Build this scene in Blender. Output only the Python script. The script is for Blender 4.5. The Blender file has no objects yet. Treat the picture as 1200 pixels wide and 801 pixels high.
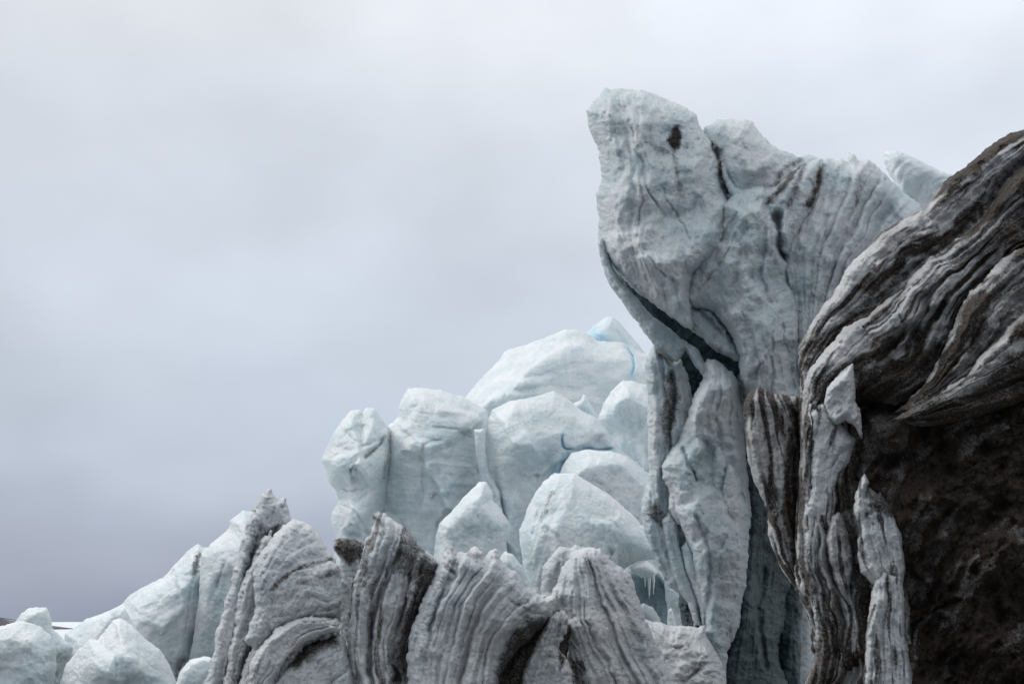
import bpy, math
import numpy as np

# ---------------------------------------------------------------- camera, sky, sun, exposure
scene = bpy.context.scene
COL = scene.collection
FPX, CX, CY, HOR, EYE = 1667.0, 600.0, 400.5, 728.0, 1.7
TH = math.atan((HOR - CY) / FPX)
cam_d = bpy.data.cameras.new('camera'); cam = bpy.data.objects.new('camera', cam_d); COL.objects.link(cam)
cam_d.sensor_width = 36.0; cam_d.lens = FPX * 36.0 / 1200.0; cam_d.clip_end = 20000
cam.location = (0, 0, EYE); cam.rotation_euler = (math.pi / 2 + TH, 0, 0)
scene.camera = cam
scene.view_settings.view_transform = 'Standard'; scene.view_settings.look = 'None'
scene.view_settings.gamma = 1.0; scene.view_settings.exposure = 0.0

SUN_AZ, SUN_EL = math.radians(-48), math.radians(42)      # behind the cloud, beyond the seracs
w = bpy.data.worlds.new('World'); scene.world = w; w.use_nodes = True
nt = w.node_tree; nt.nodes.clear()
def N(t, kind, **kw):
    n = t.nodes.new(kind)
    for k, v in kw.items(): setattr(n, k, v)
    return n
def math_node(t, op, a, b=None, c=None):
    n = N(t, 'ShaderNodeMath', operation=op)
    for i, v in enumerate((a, b, c)):
        if v is None: continue
        if isinstance(v, (int, float)): n.inputs[i].default_value = v
        else: t.links.new(v, n.inputs[i])
    return n.outputs[0]
def ramp(t, fac, stops, interp='LINEAR'):
    n = N(t, 'ShaderNodeValToRGB'); n.color_ramp.interpolation = interp
    el = n.color_ramp.elements
    while len(el) < len(stops): el.new(0.5)
    for e, (p, c) in zip(el, stops):
        e.position = p; e.color = (c[0], c[1], c[2], 1)
    t.links.new(fac, n.inputs[0]); return n.outputs[0]
tc = N(nt, 'ShaderNodeTexCoord')
sep = N(nt, 'ShaderNodeSeparateXYZ'); nt.links.new(tc.outputs['Generated'], sep.inputs[0])
# broad soft cloud structure
mp = N(nt, 'ShaderNodeMapping'); mp.inputs['Scale'].default_value = (1, 1, 1.5); mp.inputs['Location'].default_value = (3.37, 1.7, 0.66)
nt.links.new(tc.outputs['Generated'], mp.inputs[0])
ns = N(nt, 'ShaderNodeTexNoise'); ns.inputs['Scale'].default_value = 3.6; ns.inputs['Detail'].default_value = 3.5; ns.inputs['Roughness'].default_value = 0.42
nt.links.new(mp.outputs[0], ns.inputs['Vector'])
# angle to the hidden sun
sdir = (math.sin(SUN_AZ) * math.cos(SUN_EL), math.cos(SUN_AZ) * math.cos(SUN_EL), math.sin(SUN_EL))
noff = math_node(nt, 'SUBTRACT', ns.outputs['Fac'], 0.5)
elev = math_node(nt, 'MULTIPLY_ADD', noff, 0.16, sep.outputs['Z'])
grey = ramp(nt, elev, [(0.0, (0.335, 0.385, 0.495)), (0.06, (0.42, 0.475, 0.59)), (0.12, (0.56, 0.63, 0.745)), (0.19, (0.64, 0.705, 0.80)),
                       (0.32, (0.645, 0.695, 0.77)), (0.45, (0.76, 0.79, 0.84)), (0.70, (1.15, 1.18, 1.22)), (1.0, (1.40, 1.42, 1.45))], 'EASE')
def lobe(d, power):
    n = N(nt, 'ShaderNodeVectorMath', operation='DOT_PRODUCT'); n.inputs[1].default_value = d; nt.links.new(tc.outputs['Generated'], n.inputs[0])
    return math_node(nt, 'POWER', math_node(nt, 'MAXIMUM', n.outputs['Value'], 0.0), power)
glow = lobe(sdir, 5.0)                                   # cloud lit from behind by the hidden sun
thin = lobe((0.30, 0.80, 0.52), 9.0)                     # thinner, brighter cloud over the tower
gm = math_node(nt, 'MULTIPLY_ADD', glow, 0.10, math_node(nt, 'MULTIPLY_ADD', thin, 0.34, math_node(nt, 'MULTIPLY_ADD', sep.outputs['Y'], 0.10, 0.76)))
ns2 = N(nt, 'ShaderNodeTexNoise'); ns2.inputs['Scale'].default_value = 6.5; ns2.inputs['Detail'].default_value = 4; ns2.inputs['Roughness'].default_value = 0.45
mp2 = N(nt, 'ShaderNodeMapping'); mp2.inputs['Scale'].default_value = (1, 1, 1.6); mp2.inputs['Rotation'].default_value = (0, 0.5, 0); mp2.inputs['Location'].default_value = (1.3, 0.2, 2.1)
nt.links.new(tc.outputs['Generated'], mp2.inputs[0]); nt.links.new(mp2.outputs[0], ns2.inputs['Vector'])
gm = math_node(nt, 'MULTIPLY', gm, math_node(nt, 'MULTIPLY_ADD', math_node(nt, 'SUBTRACT', ns2.outputs['Fac'], 0.5), 0.44, 1.06))
vm = N(nt, 'ShaderNodeVectorMath', operation='SCALE'); nt.links.new(grey, vm.inputs[0]); nt.links.new(gm, vm.inputs['Scale'])
sky = N(nt, 'ShaderNodeTexSky', sky_type='NISHITA'); sky.sun_disc = False
sky.sun_elevation = SUN_EL; sky.sun_rotation = SUN_AZ; sky.dust_density = 3.0
bg1 = N(nt, 'ShaderNodeBackground'); bg1.inputs[1].default_value = 0.08; nt.links.new(sky.outputs[0], bg1.inputs[0])
bg2 = N(nt, 'ShaderNodeBackground'); bg2.inputs[1].default_value = 1.0; nt.links.new(vm.outputs[0], bg2.inputs[0])
mx = N(nt, 'ShaderNodeMixShader'); mx.inputs[0].default_value = 0.93
nt.links.new(bg1.outputs[0], mx.inputs[1]); nt.links.new(bg2.outputs[0], mx.inputs[2])
wo = N(nt, 'ShaderNodeOutputWorld'); nt.links.new(mx.outputs[0], wo.inputs[0])
sl = bpy.data.lights.new('sun', 'SUN'); sl.energy = 1.5; sl.angle = math.radians(28); sl.color = (1.0, 0.97, 0.93)
so = bpy.data.objects.new('sun', sl); COL.objects.link(so)
so.rotation_euler = (math.pi / 2 - SUN_EL, 0, math.pi - SUN_AZ)
so.location = (0, 0, 60)

# ---------------------------------------------------------------- numeric helpers
rng = np.random.RandomState(7)
PERM = rng.permutation(4096)
GR = np.stack([np.cos(np.linspace(0, 2 * np.pi, 64, endpoint=False)), np.sin(np.linspace(0, 2 * np.pi, 64, endpoint=False))], 1)
def noise2(x, y, seed=0):
    xi = np.floor(x).astype(np.int64); yi = np.floor(y).astype(np.int64)
    fx = x - xi; fy = y - yi
    u = fx * fx * fx * (fx * (fx * 6 - 15) + 10); v = fy * fy * fy * (fy * (fy * 6 - 15) + 10)
    def g(ix, iy):
        h = PERM[(PERM[(ix + seed * 131) & 4095] + iy) & 4095] & 63
        return GR[h]
    def d(ox, oy):
        gg = g(xi + ox, yi + oy); return gg[..., 0] * (fx - ox) + gg[..., 1] * (fy - oy)
    a = d(0, 0) * (1 - u) + d(1, 0) * u; b = d(0, 1) * (1 - u) + d(1, 1) * u
    return (a * (1 - v) + b * v) * 1.5
def fbm(x, y, oct=4, seed=0, gain=0.5):
    s = 0; a = 1.0; n = 0
    for o in range(oct):
        s = s + a * noise2(x * 2 ** o, y * 2 ** o, seed + o); n += a; a *= gain
    return s / n
def billow(x, y, oct=3, seed=0, gain=0.5):
    s = 0; a = 1.0; n = 0
    for o in range(oct):
        s = s + a * np.abs(noise2(x * 2 ** o, y * 2 ** o, seed + o)); n += a; a *= gain
    return s / n
RJ = np.random.RandomState(3).rand(4096, 2)
def grains(x, y, seed=0):
    """rounded melt-crust grains, 0..1"""
    xi = np.floor(x).astype(np.int64); yi = np.floor(y).astype(np.int64); d = np.full(x.shape, 9.0)
    for ox in (-1, 0, 1):
        for oy in (-1, 0, 1):
            h = PERM[(PERM[(xi + ox + seed * 57) & 4095] + yi + oy) & 4095]; j = RJ[h]
            d = np.minimum(d, (xi + ox + j[..., 0] - x) ** 2 + (yi + oy + j[..., 1] - y) ** 2)
    return np.sqrt(np.clip(1 - d / 1.1, 0, 1))
def sstep(a, b, x):
    t = np.clip((x - a) / (b - a), 0, 1); return t * t * (3 - 2 * t)
def poly_sd(X, Y, P):
    P = np.asarray(P, float); Q = np.roll(P, -1, 0)
    d2 = np.full(X.shape, 1e18); ins = np.zeros(X.shape, bool)
    for (ax, ay), (bx, by) in zip(P, Q):
        ex, ey = bx - ax, by - ay; L = ex * ex + ey * ey + 1e-9
        t = np.clip(((X - ax) * ex + (Y - ay) * ey) / L, 0, 1)
        d2 = np.minimum(d2, (X - ax - t * ex) ** 2 + (Y - ay - t * ey) ** 2)
        c = ((ay > Y) != (by > Y))
        if ay != by: ins ^= c & (X < (bx - ax) * (Y - ay) / (by - ay) + ax)
    d = np.sqrt(d2); return np.where(ins, d, -d)
def line_sd(X, Y, P, extend=0.0):
    """signed distance (positive on the left of travel, y down => right), arc length"""
    P = np.asarray(P, float)
    if extend:
        a = P[0] + (P[0] - P[1]) / np.linalg.norm(P[0] - P[1]) * extend
        b = P[-1] + (P[-1] - P[-2]) / np.linalg.norm(P[-1] - P[-2]) * extend
        P = np.vstack([a, P, b])
    best = np.full(X.shape, 1e18); sg = np.ones(X.shape); arc = np.zeros(X.shape); acc = 0.0
    for (ax, ay), (bx, by) in zip(P[:-1], P[1:]):
        ex, ey = bx - ax, by - ay; L = ex * ex + ey * ey + 1e-9
        t = np.clip(((X - ax) * ex + (Y - ay) * ey) / L, 0, 1)
        dd = (X - ax - t * ex) ** 2 + (Y - ay - t * ey) ** 2
        m = dd < best
        best = np.where(m, dd, best); sg = np.where(m, np.sign(ex * (Y - ay) - ey * (X - ax)), sg)
        arc = np.where(m, acc + t * math.sqrt(L), arc); acc += math.sqrt(L)
    return np.sqrt(best) * sg, arc, acc
def smooth_line(P, n=6):
    P = np.asarray(P, float); out = []
    E = np.vstack([2 * P[0] - P[1], P, 2 * P[-1] - P[-2]])
    for i in range(1, len(E) - 2):
        p0, p1, p2, p3 = E[i - 1:i + 3]
        for t in np.linspace(0, 1, n, endpoint=False):
            out.append(0.5 * ((2 * p1) + (-p0 + p2) * t + (2 * p0 - 5 * p1 + 4 * p2 - p3) * t * t + (-p0 + 3 * p1 - 3 * p2 + p3) * t ** 3))
    out.append(P[-1]); return np.array(out)
def rbf(X, Y, pts):
    p = np.asarray(pts, float); c = p[:, :2] / 100.0
    def phi(r2): return np.sqrt(r2 + 0.04)
    A = phi(((c[:, None] - c[None]) ** 2).sum(-1)); n = len(p)
    M = np.zeros((n + 1, n + 1)); M[:n, :n] = A; M[:n, n] = 1; M[n, :n] = 1
    wv = np.linalg.solve(M, np.append(p[:, 2], 0))
    out = np.full(X.shape, wv[n])
    for i in range(n): out = out + wv[i] * phi((X / 100 - c[i, 0]) ** 2 + (Y / 100 - c[i, 1]) ** 2)
    return out
CT, ST = math.cos(TH), math.sin(TH)
def world(px, py, depth):
    """the point that stands `depth` metres ahead of the viewpoint in direction (px, py)"""
    dx = px - CX; up = CY - py
    fy = FPX * CT - up * ST; fz = FPX * ST + up * CT
    return np.stack([dx / fy * depth, depth + 0 * dx, EYE + fz / fy * depth], -1)

# ---------------------------------------------------------------- materials
def ice_material(name, tint=(0.66, 0.72, 0.745), deep=(0.45, 0.585, 0.625), grain=1.0, sss=0.35, ssc=0.08):
    m = bpy.data.materials.new(name); m.use_nodes = True; t = m.node_tree; L = t.links.new
    bs = t.nodes['Principled BSDF']
    co = N(t, 'ShaderNodeTexCoord').outputs['Object']
    def noise(sc, det=4, rough=0.55):
        n = N(t, 'ShaderNodeTexNoise'); n.inputs['Scale'].default_value = sc; n.inputs['Detail'].default_value = det
        n.inputs['Roughness'].default_value = rough; L(co, n.inputs['Vector']); return n.outputs['Fac']
    def attr(nm): n = N(t, 'ShaderNodeAttribute'); n.attribute_name = nm; return n.outputs['Fac']
    def mix(f, a, b):
        n = N(t, 'ShaderNodeMix', data_type='RGBA')
        for i, v in ((0, f), (6, a), (7, b)):
            if isinstance(v, (int, float)): n.inputs[i].default_value = v
            elif isinstance(v, tuple): n.inputs[i].default_value = (*v, 1)
            else: L(v, n.inputs[i])
        return n.outputs[2]
    n1, n2, n3 = noise(0.9, 5), noise(7, 6, 0.65), noise(38 * grain, 4, 0.7)
    white = mix(ramp_f(t, n1, 0.36, 0.66), tint, deep)
    white = mix(math_node(t, 'MULTIPLY', ramp_f(t, n3, 0.46, 0.72), 0.35), white, tuple(min(0.9, c * 1.1) for c in tint))
    white = mix(math_node(t, 'MULTIPLY', ramp_f(t, n3, 0.50, 0.34), 0.22 * min(1.0, grain)), white, tuple(c * 0.62 for c in deep))
    white = mix(math_node(t, 'MULTIPLY', ramp_f(t, n2, 0.5, 0.75), 0.14), white, (0.42, 0.41, 0.39))
    clear = mix(ramp_f(t, n2, 0.35, 0.7), (0.018, 0.04, 0.045), (0.075, 0.125, 0.135))  # clear ice, coloured dark to stand in for shade in cracks and recesses
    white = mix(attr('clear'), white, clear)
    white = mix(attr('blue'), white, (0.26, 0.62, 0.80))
    dirt = mix(ramp_f(t, n2, 0.3, 0.7), (0.020, 0.014, 0.010), (0.075, 0.058, 0.044))
    dn = math_node(t, 'ADD', attr('dirt'), math_node(t, 'MULTIPLY', math_node(t, 'SUBTRACT', math_node(t, 'ADD', math_node(t, 'MULTIPLY', n3, 0.75), math_node(t, 'MULTIPLY', n2, 0.45)), 0.60), 2.2))
    dm = math_node(t, 'MULTIPLY', ramp_f(t, dn, 0.10, 1.05), ramp_f(t, attr('dirt'), 0.02, 0.25))
    fin = mix(dm, white, dirt)
    L(fin, bs.inputs['Base Color'])
    L(math_node(t, 'MULTIPLY_ADD', dm, 0.30, 0.42), bs.inputs['Roughness'])
    bs.inputs['IOR'].default_value = 1.31
    L(math_node(t, 'MULTIPLY', math_node(t, 'SUBTRACT', 1.0, dm), sss), bs.inputs['Subsurface Weight'])
    bs.inputs['Subsurface Radius'].default_value = (0.68, 0.92, 1.0); bs.inputs['Subsurface Scale'].default_value = ssc
    b1 = N(t, 'ShaderNodeBump'); b1.inputs['Strength'].default_value = 1.0; b1.inputs['Distance'].default_value = 0.05
    vo = N(t, 'ShaderNodeTexVoronoi'); vo.inputs['Scale'].default_value = 26 * grain; L(co, vo.inputs['Vector'])
    h = math_node(t, 'ADD', math_node(t, 'MULTIPLY', n3, 0.7), math_node(t, 'MULTIPLY', vo.outputs['Distance'], 0.35))
    L(math_node(t, 'ADD', h, math_node(t, 'MULTIPLY', n2, 0.8)), b1.inputs['Height'])
    L(b1.outputs[0], bs.inputs['Normal'])
    return m
def ramp_f(t, fac, a, b):
    n = N(t, 'ShaderNodeMapRange'); n.inputs[1].default_value = a; n.inputs[2].default_value = b; n.clamp = True; n.interpolation_type = 'SMOOTHSTEP'
    if isinstance(fac, (int, float)): n.inputs[0].default_value = fac
    else: t.links.new(fac, n.inputs[0])
    return n.outputs[0]
M_TOWER = ice_material('tower_ice', (0.81, 0.86, 0.885), (0.61, 0.73, 0.775), sss=0.45, ssc=0.10)
M_FAR = ice_material('far_ice', (0.80, 0.85, 0.87), (0.62, 0.725, 0.76), grain=0.35, sss=0.7, ssc=0.22)
M_FIN = ice_material('crusty_ice', (0.85, 0.88, 0.90), (0.64, 0.70, 0.735), grain=1.1, sss=0.35, ssc=0.07)
M_WALL = ice_material('dirty_ice', (0.74, 0.75, 0.755), (0.46, 0.465, 0.47), grain=1.2, sss=0.3)

# ---------------------------------------------------------------- one ice piece from its outline
SEED = [10]
def piece(out, Y, R=26, T=None, mat=M_TOWER, edge=0.6, rb=None, low=0.0, lowsc=60, facets=0, fw=0.6, flow=None,
          cracks=(), ridges=(), dents=(), steps=(), dirt=(), clear=(), blue=(), mid=0.03, fine=0.011, rough=1.0, back=1.0, g=None, warp=0.0, lumps=0.0, lumpsc=14, grain=0.50, gsc=4.2, chis=1.0):
    """returns world vertices, faces and attributes of a closed ice solid"""
    SEED[0] += 17; sd_ = SEED[0]; rs = np.random.RandomState(sd_)
    out = np.asarray(out, float); mpp = Y / FPX
    g = g or 1.25
    T = T if T is not None else R * mpp
    def axis(a, b, lo, hi, far_=0):
        i = np.arange(max(a, lo), min(b, hi), g); pre = []; post = []
        x = i[0] if len(i) else lo; s = g
        while x > a: s = min(s * 1.2, 3 if lo - x < far_ else 14); x -= s; pre.append(x)
        x = i[-1]; s = g
        while x < b: s = min(s * 1.2, 3 if x - hi < far_ else 14); x += s; post.append(x)
        return np.concatenate([pre[::-1], i, post])
    xs = axis(out[:, 0].min() - 7, out[:, 0].max() + 7, -8, 1210, 170); ys = axis(out[:, 1].min() - 7, out[:, 1].max() + 7, -8, 812)
    X, Z = np.meshgrid(xs, ys)
    sd = poly_sd(X, Z, out)
    sd = sd + rough * (2.4 * fbm(X / 30, Z / 30, 2, sd_) + 2.0 * fbm(X / 9, Z / 9, 3, sd_ + 3, 0.6)) - 0.3
    pop = 0.6 * grains(X / gsc, Z / gsc, sd_) + 0.4 * grains(X / (gsc * 1.9) + 7, Z / (gsc * 1.9), sd_ + 1)
    sd = sd + (pop - 0.7) * gsc * 1.1 * min(1.0, grain * 1.6)
    GX = np.gradient(sd, xs, axis=1); GZ = np.gradient(sd, ys, axis=0)
    gl = np.maximum(GX ** 2 + GZ ** 2, 0.2)
    c = (sd[:-1, :-1] + sd[1:, :-1] + sd[:-1, 1:] + sd[1:, 1:]) / 4 > 0
    cnt = np.zeros(X.shape, int)
    for sl_ in ((slice(0, -1), slice(0, -1)), (slice(1, None), slice(0, -1)), (slice(0, -1), slice(1, None)), (slice(1, None), slice(1, None))): cnt[sl_] += c
    bound = (cnt > 0) & (cnt < 4)
    step = np.clip(-sd / gl, -8, 8)
    X = np.where(bound, X + step * GX, X); Z = np.where(bound, Z + step * GZ, Z)
    sdc = np.where(bound, 0, np.maximum(sd, 0))
    # large form
    WX = X + (warp * fbm(X / 40, Z / 40, 3, sd_ + 40) if warp else 0); WZ = Z + (warp * fbm(X / 40, Z / 40, 3, sd_ + 50) if warp else 0)
    base = rbf(X, Z, rb) if rb else np.zeros(X.shape)
    Rv = R * (1 + 0.45 * fbm(X / 70, Z / 70, 2, sd_ + 8))
    u = np.clip(sdc / Rv, 0, 1); pr = (1 - (1 - u) ** 2) ** edge
    form = T * pr
    if low: form = form + 1.5 * low * fbm(X / lowsc, Z / lowsc, 3, sd_ + 11) * sstep(0, R * 0.8, sdc)
    h = form + base
    if facets:
        hx = np.gradient(h, axis=1) / np.gradient(X, axis=1).clip(0.2); hz = np.gradient(h, axis=0) / np.gradient(Z, axis=0).clip(0.2)
        k = np.argwhere((cnt == 4) & (sd > min(6, R * 0.3)))
        if len(k) > facets:
            k = k[rs.choice(len(k), facets, False)]
            WXf = X + 7 * fbm(X / 28, Z / 28, 3, sd_ + 60); WZf = Z + 7 * fbm(X / 28, Z / 28, 3, sd_ + 61)
            d1 = np.full(X.shape, 1e9); d2 = d1.copy(); p1 = h.copy(); p2 = h.copy()
            for (a, b) in k:
                q = np.hypot((WXf - X[a, b]), (WZf - Z[a, b]) * 0.8)
                gx, gz = np.clip([hx[a, b], hz[a, b]], -1.2 * mpp, 1.2 * mpp)
                pl = h[a, b] + gx * (X - X[a, b]) + gz * (Z - Z[a, b]) + rs.normal() * 0.015
                m1 = q < d1; m2 = (~m1) & (q < d2)
                d2 = np.where(m1, d1, np.where(m2, q, d2)); p2 = np.where(m1, p1, np.where(m2, pl, p2))
                d1 = np.where(m1, q, d1); p1 = np.where(m1, pl, p1)
            bl = 0.5 + 0.5 * sstep(0, 5, d2 - d1); pf = p1 * bl + p2 * (1 - bl)
            pf = np.clip(pf, h - 0.35 * T, h + 0.35 * T)
            h = h + (pf - h) * fw * sstep(0, R * 0.5, sdc)
    tap = sstep(0.0, min(9, R * 0.5), sdc)
    det = np.zeros(X.shape); dirtv = np.zeros(X.shape); shade_clearv = np.zeros(X.shape); bluev = np.zeros(X.shape)
    phi = arc = None
    if flow:
        A, B, per, amp = flow[:4]; stretch = flow[4] if len(flow) > 4 else 9
        da, aa, _ = line_sd(WX, WZ, smooth_line(A), 400); db, ab, _ = line_sd(WX, WZ, smooth_line(B), 400)
        Wd = max(20.0, np.abs(line_sd(np.asarray(B, float)[:, 0], np.asarray(B, float)[:, 1], smooth_line(A), 400)[0]).mean())
        den = da - db; den = np.where(np.abs(den) < 0.3 * Wd, np.sign(den + 1e-6) * 0.3 * Wd, den)
        phi = Wd * da / den; arc = (aa + ab) / 2
        jit = 0.35 * per * fbm(arc / 60, phi / 40, 3, sd_ + 21)
        fl = billow((phi + jit) / per, arc / (per * stretch), 3, sd_ + 22, 0.55) - 0.28
        fl2 = fbm((phi + jit) / (per * 0.33), arc / (per * stretch * 0.5), 2, sd_ + 25)
        fl3 = fbm((phi + jit) / (per * 3.1), arc / (per * stretch * 2.0), 2, sd_ + 27)
        det = det + amp * (2.0 * fl + 0.5 * fl2 + 1.2 * fl3)
        sawa = flow[5] if len(flow) > 5 else 0.0
        if sawa:
            for pk, ak in ((1.25, 1.0), (0.52, 0.42)):
                q = (phi + 0.8 * jit) / (per * pk) + 0.55 * fbm(phi / (per * 3), arc / (per * stretch * 1.3), 3, sd_ + 28) + 0.10 * fbm(X / 14, Z / 14, 3, sd_ + 29)
                fr = q - np.floor(q); hk = RJ[PERM[np.floor(q).astype(np.int64) & 4095], 0]
                am = (0.35 + 0.9 * hk) * (0.5 + 0.9 * sstep(-0.3, 0.4, fbm(phi / (per * 2), arc / (per * stretch * 0.8), 2, sd_ + 31)))
                det = det + sawa * ak * am * (sstep(0, 0.16, fr) * (1 - fr) ** 0.85 - 0.4)
    cx_, cz_ = (phi, arc * 0.2) if phi is not None else (X, Z * 0.7)
    cw = 6 * fbm(X / 30, Z / 30, 3, sd_ + 44)
    det = det + chis * 5.0 * mpp * (billow((cx_ + cw) / 34, (cz_ + cw) / 34, 4, sd_ + 45, 0.55) - 0.25) * 2.0
    gmask = 0.35 + 0.65 * sstep(-0.25, 0.25, fbm(X / 45, Z / 45, 3, sd_ + 46))
    det = det + grain * gsc * 0.55 * mpp * (pop - 0.6) * 2.0 * gmask
    det = det + 1.5 * mid * (fbm(X / 20, Z / 20, 4, sd_ + 30) * 1.7) + fine * 2.0 * fbm(X / 4.2, Z / 4.2, 3, sd_ + 33, 0.7)
    if lumps: det = det + lumps * (0.35 - billow(X / lumpsc + 0.4 * fbm(X / 9, Z / 9, 2, sd_ + 70), Z / lumpsc, 2, sd_ + 71)) * -2
    for (P, wd, dep) in ridges:
        s, a, L = line_sd(X + 3 * fbm(X / 16, Z / 16, 3, sd_ + 35), Z + 3 * fbm(X / 16, Z / 16, 3, sd_ + 36), smooth_line(P))
        e = sstep(-1, 14, a) * sstep(-1, 14, L - a)
        det = det + dep * np.exp(-np.abs(s) / wd) * np.maximum(e, 0.15)
    for (P, hg, dec) in steps:
        s, a, L = line_sd(X + 3 * fbm(X / 18, Z / 18, 3, sd_ + 135), Z + 3 * fbm(X / 18, Z / 18, 3, sd_ + 136), smooth_line(P))
        e = sstep(0, 12, a) * sstep(0, 12, L - a)
        det = det + 0.7 * hg * e * sstep(-2.5, 3.5, s * np.sign(dec)) * (0.55 + 0.9 * sstep(-0.3, 0.3, fbm(a / 30, a * 0 + 3.3, 2, sd_ + 137))) * np.exp(-np.maximum(s * np.sign(dec), 0) / abs(dec))
    for (P, wd, dep) in cracks:
        s, a, L = line_sd(X + 3.2 * fbm(X / 14, Z / 14, 3, sd_ + 37), Z + 3.2 * fbm(X / 14, Z / 14, 3, sd_ + 38), smooth_line(P))
        wv = wd * (0.75 + 0.7 * fbm(a / 18, a * 0 + sd_, 2, 5)).clip(0.25)
        e = sstep(0, 10, a) * sstep(0, 10, L - a)
        det = det - dep * np.exp(-(s / wv) ** 2) * e
    for (x, z, rx, rz, rot, dep) in dents:
        ca, sa = math.cos(math.radians(rot)), math.sin(math.radians(rot))
        a = ((X - x) * ca + (Z - z) * sa) / rx; b = (-(X - x) * sa + (Z - z) * ca) / rz
        det = det - dep * np.exp(-(a * a + b * b) ** 1.5)
    front = h + det * tap
    front = np.maximum(front, base + 0.02 * T * (sdc > 0))
    def paint(ops, acc):
        for op in ops:
            k = op[0]; jx = 5 * fbm(X / 13, Z / 13, 4, sd_ + 80, 0.65); jz = 5 * fbm(X / 13, Z / 13, 4, sd_ + 81, 0.65)
            if k == 'poly':
                s = poly_sd(X + jx, Z + jz, op[1]); v = op[3] * sstep(-op[2], op[2], s)
            elif k == 'line':
                s, a, L = line_sd(X + 0.6 * jx, Z + 0.6 * jz, smooth_line(op[1])); v = op[3] * np.exp(-(s / op[2]) ** 2) * (0.8 + 0.5 * fbm(a / 12, s / 10, 2, 9))
            elif k == 'flow':      # sediment layers: op = (k, period, threshold, amount)
                q = fbm((phi + 0.3 * op[1] * fbm(arc / 40, phi / 20, 3, sd_ + 82)) / op[1], arc / (op[1] * 11), 3, sd_ + 83)
                v = op[3] * sstep(op[2], op[2] + 0.3, q)
            elif k == 'noise':
                v = op[3] * sstep(op[2], op[2] + 0.35, fbm(X / op[1], Z / op[1], 4, sd_ + 84, 0.6))
            elif k == 'all':
                v = op[1] + 0 * X
            acc = np.maximum(acc, v)
        return acc
    dirtv = paint(dirt, dirtv); shade_clearv = paint(clear, shade_clearv); bluev = paint(blue, bluev)
    backv = base - back * T * (1 - (1 - u) ** 2) ** 0.5 * (1.0 + 0.25 * fbm(X / 50, Z / 50, 3, sd_ + 90)) + 0.3 * mid * tap * fbm(X / 18, Z / 18, 3, sd_ + 91)
    used = cnt > 0
    idf = -np.ones(X.shape, int); idf[used] = np.arange(used.sum())
    inn = cnt == 4; nb = used.sum()
    idb = idf.copy(); idb[inn] = nb + np.arange(inn.sum())
    V = np.concatenate([world(X[used], Z[used], Y - front[used]), world(X[inn], Z[inn], Y - backv[inn])])
    a, b = np.nonzero(c)
    F1 = np.stack([idf[a, b], idf[a + 1, b], idf[a + 1, b + 1], idf[a, b + 1]], 1)
    F2 = np.stack([idb[a, b], idb[a, b + 1], idb[a + 1, b + 1], idb[a + 1, b]], 1)
    At = {n: np.concatenate([v[used], v[inn]]) for n, v in (('dirt', dirtv), ('clear', shade_clearv), ('blue', bluev))}
    return V, np.concatenate([F1, F2]), At, mat
def mesh_obj(name, V, F, mat, At=None, loc=(0, 0, 0), parent=None):
    V = np.asarray(V, np.float32) - np.asarray(loc, np.float32); F = np.asarray(F, np.int32)
    me = bpy.data.meshes.new(name); n = F.shape[1]
    me.vertices.add(len(V)); me.vertices.foreach_set('co', V.ravel())
    me.loops.add(F.size); me.loops.foreach_set('vertex_index', F.ravel())
    me.polygons.add(len(F)); me.polygons.foreach_set('loop_start', np.arange(0, F.size, n, dtype=np.int32))
    me.polygons.foreach_set('use_smooth', np.ones(len(F), bool))
    for k, v in (At or {}).items():
        if v.max() > 0.001:
            at = me.attributes.new(k, 'FLOAT', 'POINT'); at.data.foreach_set('value', v.astype(np.float32))
    me.update(); me.validate(); me.materials.append(mat)
    o = bpy.data.objects.new(name, me); COL.objects.link(o)
    if parent: o.parent = parent
    else: o.location = loc
    return o
def tag(o, label, cat, group=None):
    o['label'] = label; o['category'] = cat
    if group: o['group'] = group
    return o
def thing(name, label, cat, parts, group=None):
    """parts: list of (part name, piece, [sub-parts (name, piece)])"""
    allv = np.concatenate([p[1][0] for p in parts]); lo = allv.min(0); hi = allv.max(0)
    loc = np.array([(lo[0] + hi[0]) / 2, (lo[1] + hi[1]) / 2, max(0.0, lo[2])])
    if len(parts) == 1:
        V, F, At, m = parts[0][1]; return tag(mesh_obj(name, V, F, m, At, loc), label, cat, group)
    e = bpy.data.objects.new(name, None); COL.objects.link(e); e.location = loc; e.empty_display_size = 0.3
    tag(e, label, cat, group)
    for p in parts:
        V, F, At, m = p[1]; o = mesh_obj(p[0], V, F, m, At, loc, e)
        for q in (p[2] if len(p) > 2 else []):
            V, F, At, m = q[1]; mesh_obj(q[0], V - loc, F, m, At, (0, 0, 0), o)
    return e

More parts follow.
